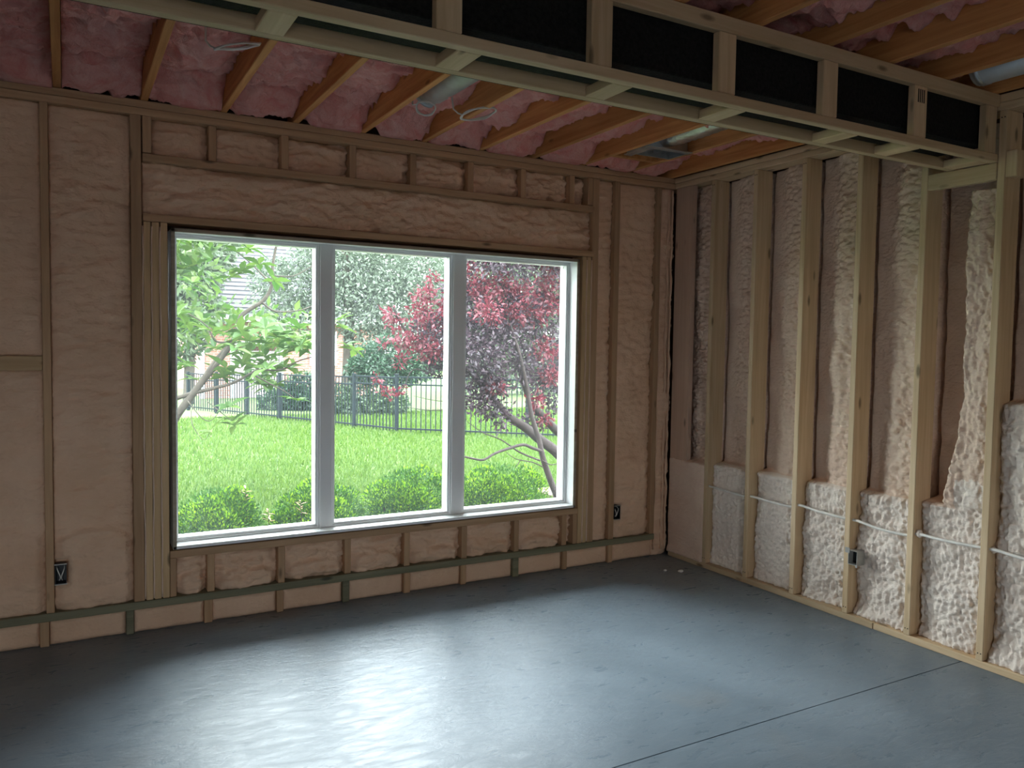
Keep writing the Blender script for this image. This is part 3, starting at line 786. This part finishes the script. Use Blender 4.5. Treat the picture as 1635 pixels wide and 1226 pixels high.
for k in range(nr):                                           # overlapping shingle courses up the slope
    t0, t1 = k/nr, (k+1.35)/nr
    bm = bmesh.new()
    for s_ in (0,):
        y0_, z0_ = GY-.35+3.3*t0, gz1+.02+3.1*t0; y1_, z1_ = GY-.35+3.3*t1, gz1-.01+3.1*t1
        vs = [bm.verts.new(q) for q in ((X0-.3+2.4*t0, y0_, z0_+.03), (X0+5.8, y0_, z0_+.03), (X0+5.8, y1_, z1_), (X0-.3+2.4*t1, y1_, z1_), (X0-.3+2.4*t0, y0_, z0_-.02), (X0+5.8, y0_, z0_-.02), (X0+5.8, y1_, z1_-.04), (X0-.3+2.4*t1, y1_, z1_-.04))]
        for q in ((0, 1, 2, 3), (4, 7, 6, 5), (0, 4, 5, 1), (2, 6, 7, 3), (0, 3, 7, 4), (1, 5, 6, 2)): bm.faces.new([vs[i] for i in q])
    link('shingle_course', bm_mesh('shingle_course', bm), SHING, ga)
link('hip_side', pydata('hip_side', [(X0-.3, GY-.35, gz1+.02), (X0-.3, GY+6.3, gz1+.02), (X0+2.1, GY+2.95, gz1+3.10), (X0-.3, GY-.35, gz1-.05), (X0-.3, GY+6.3, gz1-.05), (X0+2.1, GY+2.95, gz1+3.03)], [(0, 2, 1), (3, 4, 5), (0, 1, 4, 3), (1, 2, 5, 4), (2, 0, 3, 5)]), SHING, ga)
link('roof_slope', pydata('roof_slope', [(X0-.3, GY+6.3, gz1+.02), (X0+5.8, GY+6.3, gz1+.02), (X0+5.8, GY+2.95, gz1+3.1), (X0+2.1, GY+2.95, gz1+3.1), (X0-.3, GY+6.3, gz1-.05), (X0+5.8, GY+6.3, gz1-.05), (X0+5.8, GY+2.95, gz1+3.0), (X0+2.1, GY+2.95, gz1+3.0)], [(0, 3, 2, 1), (4, 5, 6, 7), (0, 1, 5, 4), (1, 2, 6, 5), (2, 3, 7, 6), (3, 0, 4, 7)]), SHING, ga)

# magnolia outside the left pane: limbs, leaf whorls
MY = 4.0
mg = empty('magnolia_tree', (at(262, 705, MY)[0]-.55, MY, GZ)); tag(mg, 'magnolia tree with large bright green leaf whorls in the left pane', 'tree')
def limb(parent, mat, pts, r0, r1, name='branch', sides=8):
    p = smooth_path([tuple(at(*q)) if len(q) == 3 and q[0] > 100 else q for q in pts], 5)
    k = len(p); link(name, tube_mesh(name, p, [r0+(r1-r0)*i/(k-1) for i in range(k)], sides), mat, parent, smooth=True)
b0 = mg.location
limb(mg, BARK, [(b0.x, b0.y, GZ-.03), (b0.x+.15, MY, GZ+.5), (262, 690, MY), (288, 655, MY), (322, 610, MY), (348, 572, MY+.05), (372, 545, MY+.1)], .060, .022, 'trunk')
limb(mg, BARK, [(268, 640, MY), (300, 630, MY), (340, 620, MY-.05), (375, 610, MY-.1), (410, 590, MY-.1)], .026, .010)
limb(mg, BARK, [(322, 612, MY), (372, 545, MY+.05), (385, 505, MY+.1), (420, 480, MY+.1), (434, 455, MY+.1), (436, 420, MY+.1), (445, 375, MY+.1)], .030, .012)
limb(mg, BARK, [(418, 482, MY+.1), (440, 497, MY), (480, 495, MY), (505, 485, MY)], .012, .004)
limb(mg, BARK, [(432, 452, MY+.1), (400, 420, MY+.2), (375, 400, MY+.2)], .010, .004)
limb(mg, BARK, [(436, 440, MY+.1), (470, 440, MY), (505, 420, MY)], .009, .004)
limb(mg, BARK, [(400, 595, MY-.1), (430, 612, MY-.2), (455, 625, MY-.2), (475, 640, MY-.25)], .010, .003)
limb(mg, BARK, [(410, 590, MY), (450, 590, MY), (480, 575, MY), (540, 560, MY+.1)], .012, .004)
limb(mg, BARK, [(300, 640, MY-.1), (320, 665, MY-.2), (335, 672, MY-.2), (348, 660, MY-.2)], .006, .003)
limb(mg, BARK, [(305, 655, MY-.1), (308, 680, MY-.2), (325, 702, MY-.2), (335, 690, MY-.25)], .005, .002)
limb(mg, BARK, [(330, 640, MY-.1), (355, 660, MY-.2), (370, 672, MY-.2)], .006, .003)
limb(mg, BARK, [(372, 545, MY+.1), (345, 545, MY), (330, 520, MY), (300, 500, MY)], .012, .005)
MAGL = [big_leaf_mesh('leaf', .215, .085, .18), big_leaf_mesh('leaf', .18, .075, .35)]
for q in MAGL: q.materials.append(L_MAG)
whorls = []
rs = random.Random(5)
for (cx_, cy_, rx_, ry_, k) in ((300, 520, 28, 26, 6), (350, 535, 38, 22, 8), (375, 580, 55, 26, 12), (440, 545, 45, 22, 14), (480, 540, 22, 22, 8), (440, 600, 45, 20, 12), (300, 590, 22, 20, 4),
                                (415, 430, 60, 45, 6), (305, 420, 28, 35, 4)):
    for i in range(k):
        a = rs.random()*2*PI; q = math.sqrt(rs.random()); whorls.append((cx_+rx_*q*math.cos(a), cy_+ry_*q*math.sin(a), MY+rs.uniform(-.35, .45)))
whorls[:0] = [(550, 525, MY), (552, 550, MY+.1), (565, 560, MY), (545, 510, MY+.1), (372, 672, MY-.2), (365, 650, MY-.2), (335, 690, MY-.25), (375, 680, MY-.25), (475, 640, MY-.25)]
cnt = 0; XV = []; XF = []
for (px_, py_, y_) in whorls:
    p = at(px_, py_, y_); k = rs.choice((5, 6)); a0 = rs.random()*6
    tilt = Matrix.Rotation(rs.uniform(-.5, .5), 3, 'X') @ Matrix.Rotation(rs.uniform(-.5, .5), 3, 'Y')
    for i in range(k):
        R_ = tilt @ Matrix.Rotation(a0+i*2*PI/k+rs.uniform(-.2, .2), 3, 'Z') @ Matrix.Rotation(rs.uniform(.05, .6), 3, 'X'); s_ = rs.uniform(.7, 1.15)
        if cnt >= 300:                                    # past the limit: joined into one part
            for q in MAGL[i % 2].polygons: XF.append([len(XV)+w for w in q.vertices])
            XV.extend([Vector(p)-mg.location+R_ @ (w.co*s_) for w in MAGL[i % 2].vertices]); continue
        o = bpy.data.objects.new('leaf', MAGL[cnt % 2]); C.objects.link(o); o.parent = mg
        o.rotation_euler = R_.to_euler(); o.scale = (s_, s_, s_)
        o.location = Vector(p)-mg.location; cnt += 1
o = link('leaf_mass', pydata('leaf_mass', XV, XF), L_MAG); o.parent = mg; tag(o, kind='stuff')
# thinner, farther part of the same crown
cc = [(tuple(at(a_, b_, y_)), (r_, r_, r_*.8)) for a_, b_, y_, r_ in ((280, 520, 4.8, .35), (330, 500, 5.0, .35), (400, 520, 5.0, .4), (470, 530, 5.0, .35), (300, 440, 5.0, .45), (285, 395, 4.6, .35), (420, 580, 4.8, .35))]
cc += [((-3.3, 3.9, 2.9), (.7, .8, .5)), ((-2.7, 4.4, 3.2), (.7, .8, .6)), ((-3.4, 4.2, 3.8), (.9, .9, .7)), ((-4.2, 3.8, 3.2), (.9, .9, .8))]
p, d = blobs_points(cc, 4200, .3); foliage(mg, L_MAG, p, d, .13)

# red-leaved plum
PY_ = 3.0
base = at(887, 795, 2.75)
pm = empty('plum_tree', (base[0]+.05, base[1], GZ)); tag(pm, 'red and purple leaved plum tree seen through the right pane', 'tree')
limb(pm, BARKD, [(base[0]+.08, 2.75, GZ), (884, 780, 2.75), (868, 735, 2.75), (860, 700, 2.78), (848, 660, 2.8), (840, 610, 2.85), (828, 560, 2.9), (815, 520, 3.0)], .040, .014, 'trunk')
limb(pm, BARKD, [(930, 775, 3.0), (895, 728, 3.0), (860, 700, 3.0), (838, 682, 3.0), (812, 665, 3.0), (790, 640, 3.0), (770, 615, 3.05), (745, 590, 3.1), (700, 560, 3.2), (650, 530, 3.3), (628, 490, 3.3)], .070, .010, 'trunk')
limb(pm, BARKD, [(930, 720, 3.3), (892, 690, 3.3), (870, 668, 3.3), (850, 645, 3.3), (836, 610, 3.3), (825, 560, 3.3), (818, 500, 3.3), (800, 450, 3.3), (790, 425, 3.3)], .060, .012, 'trunk')
limb(pm, BARKD, [(838, 610, 3.3), (860, 570, 3.3), (880, 540, 3.3), (895, 500, 3.3)], .024, .008)
limb(pm, BARKD, [(864, 720, 2.75), (850, 715, 2.7), (835, 710, 2.65), (812, 716, 2.6), (790, 724, 2.55), (772, 734, 2.5), (755, 732, 2.5), (742, 729, 2.5)], .020, .009)
limb(pm, BARKD, [(862, 735, 2.7), (830, 722, 2.7), (800, 702, 2.7), (770, 690, 2.7), (745, 672, 2.7)], .012, .003)
limb(pm, BARKD, [(866, 745, 2.7), (850, 738, 2.7), (825, 733, 2.7), (808, 722, 2.7)], .008, .003)
limb(pm, BARKD, [(866, 735, 2.7), (880, 742, 2.7), (895, 738, 2.7)], .008, .004)
limb(pm, BARKD, [(832, 733, 2.7), (822, 748, 2.7)], .005, .003)
limb(pm, BARKD, [(745, 600, 3.1), (700, 600, 3.2), (660, 590, 3.2), (640, 625, 3.2), (610, 620, 3.2)], .010, .003)
limb(pm, BARKD, [(740, 640, 3.1), (700, 640, 3.1), (660, 632, 3.1)], .006, .002)
limb(pm, BARKD, [(790, 640, 3.0), (745, 650, 3.0), (690, 655, 3.0), (650, 650, 3.0)], .008, .003)
limb(pm, BARKD, [(700, 560, 3.2), (690, 500, 3.3), (684, 450, 3.3)], .010, .004)
def clusters(lst): return [(tuple(at(a_, b_, y_)), (r_, r_, r_*.85)) for a_, b_, y_, r_ in lst]
up_ = [((.2, 3.2, 2.6), (.5, .5, .35)), ((.9, 3.3, 2.7), (.6, .6, .4)), ((1.3, 3.1, 3.2), (.6, .6, .5)), ((.5, 3.2, 3.3), (.6, .6, .5)), ((1.0, 3.3, 3.9), (.5, .5, .5))]
purple = up_+clusters([(770, 560, 3.0, .36), (800, 530, 3.1, .36), (770, 600, 3.0, .30), (750, 520, 3.2, .34), (830, 580, 3.1, .30), (810, 490, 3.3, .34), (790, 650, 2.95, .22), (760, 640, 3.0, .24), (800, 675, 2.9, .13), (850, 520, 3.4, .36), (870, 600, 3.5, .34), (880, 640, 3.5, .22), (850, 670, 3.4, .2),
                   (690, 530, 3.2, .26), (700, 580, 3.2, .2), (720, 500, 3.3, .26), (740, 470, 3.4, .3), (860, 480, 3.5, .34), (900, 560, 3.6, .4), (785, 610, 2.9, .25), (740, 560, 2.9, .3), (690, 555, 3.2, .16)])
red = clusters([(680, 470, 3.3, .16), (690, 445, 3.3, .10), (672, 500, 3.3, .18), (620, 500, 3.3, .10), (632, 520, 3.3, .12), (645, 545, 3.2, .15), (612, 548, 3.3, .07), (665, 540, 3.2, .15), (690, 520, 3.2, .20), (710, 490, 3.2, .15), (640, 575, 3.2, .10), (680, 560, 3.1, .16),
                (602, 603, 3.2, .06), (615, 625, 3.2, .07), (638, 622, 3.2, .08), (625, 630, 3.2, .07), (770, 470, 3.2, .22), (800, 455, 3.2, .22), (830, 470, 3.2, .22), (760, 445, 3.3, .2), (870, 450, 3.3, .22), (850, 500, 3.2, .22), (880, 480, 3.3, .22), (885, 430, 3.4, .16),
                (870, 560, 3.2, .20), (880, 600, 3.2, .16), (790, 620, 2.85, .14), (855, 640, 3.1, .14), (870, 670, 3.2, .10), (820, 500, 3.1, .2), (745, 425, 3.4, .14), (700, 560, 3.0, .14), (780, 500, 2.9, .2)])
p, d = blobs_points(purple, 24000, .15); foliage(pm, L_PURP, p, d, .057, 'purple_foliage')
p, d = blobs_points(red, 5200, .15); o = foliage(pm, L_RED, p, d, .056, 'red_foliage'); o['label'] = 'bright red new leaves at the branch tips'

# trees and bushes beyond the fence
def cl(lst): return [(tuple(at(a_, b_, y_)), (r_, r_*.9, r_*.9)) for a_, b_, y_, r_ in lst]
def gp(px_, y_): q = at(px_, 600, y_); return (q[0], q[1], GZ-.02)
TG = 'trees beyond the fence'
tree('pale_tree', gp(300, 19), 'pale green leafy tree left of the shingle roof', TG, .16, 4, cl([(290, 480, 19, 1.0), (300, 430, 19, 1.1), (320, 400, 19.5, 1.0), (285, 390, 19, 1.2), (270, 540, 19, .9), (300, 545, 19, .6), (345, 375, 20, .9), (310, 500, 19, .8)]), 11000, .17, L_PALE)
tree('silver_tree', gp(553, 17), 'broad silvery green tree filling the middle pane', TG, .17, 4.5, cl([(560, 440, 17, 1.2), (600, 420, 17, 1.2), (650, 430, 17, 1.2), (620, 480, 16.5, 1.2), (570, 490, 16.5, 1.1), (500, 450, 17.5, 1.2), (460, 470, 17.5, 1.1), (470, 510, 17, .8), (680, 480, 17, 1.1), (640, 530, 16.5, .8), (700, 430, 17.5, 1.1), (540, 410, 17.5, 1.2), (430, 440, 18, .7), (590, 520, 16.5, .8)]), 24000, .12, L_SILV)
tree('evergreen_bush', gp(610, 14.5), 'dark evergreen bush behind the fence in the middle pane', TG, .10, 1.6, cl([(590, 575, 14.5, .5), (620, 565, 14.5, .55), (640, 590, 14.5, .5), (600, 590, 14.2, .45), (665, 580, 14.8, .6), (575, 590, 14.5, .4)]), 9000, .10, L_DARK)
tree('spreading_bush', gp(585, 14.2), 'low spreading bush just behind the fence in the middle pane', TG, .06, .5, cl([(560, 655, 14.2, .45), (600, 650, 14.0, .45), (540, 640, 14.5, .5), (630, 645, 13.9, .4), (575, 630, 14.3, .4)]), 5000, .10, L_MID)
tree('dark_hedge_bush', gp(470, 16.5), 'dark bush behind the fence at the garage side', TG, .06, .5, cl([(440, 645, 16.5, .5), (470, 640, 16.3, .55), (495, 645, 16, .5), (485, 620, 16.2, .5)]), 5000, .11, L_DARK)
tree('tall_tree', gp(800, 20), 'tall blue-green tree behind the red-leaved plum', TG, .2, 5, cl([(760, 430, 20, 1.6), (820, 440, 20, 1.6), (880, 430, 20, 1.6), (800, 500, 20, 1.6), (870, 520, 20, 1.6), (740, 500, 20, 1.4), (920, 480, 20, 1.6), (830, 580, 20, 1.2), (760, 570, 20, 1.2), (890, 590, 20, 1.2)]), 16000, .20, L_PALE)
tree('back_tree', gp(420, 34), 'distant pale tree rising over the shingle roof', TG, .25, 6, cl([(420, 400, 34, 2.2), (480, 410, 34, 2.2), (370, 380, 34, 2.2), (540, 430, 34, 2.2), (450, 470, 34, 2.0), (320, 420, 34, 2.4), (280, 460, 34, 2.4), (270, 400, 34, 2.4), (400, 385, 32, 1.8), (440, 400, 32, 1.8), (350, 390, 32, 1.6)]), 20000, .38, L_PALE)
tree('far_tree', gp(650, 42), 'distant hazy green tree behind the silvery one', TG, .25, 6, cl([(600, 430, 42, 2.6), (680, 440, 42, 2.6), (740, 450, 42, 2.6), (640, 500, 42, 2.6), (720, 540, 42, 2.4), (560, 500, 42, 2.4), (620, 570, 42, 2.0), (680, 590, 42, 1.8)]), 14000, .30, L_MID)
tree('right_tree', gp(930, 30), 'distant green tree at the right edge of the window', TG, .25, 6, cl([(850, 470, 30, 2.4), (930, 460, 30, 2.6), (900, 560, 30, 2.4), (820, 590, 30, 2.0), (960, 560, 30, 2.4), (780, 600, 30, 1.6)]), 10000, .30, L_PALE)
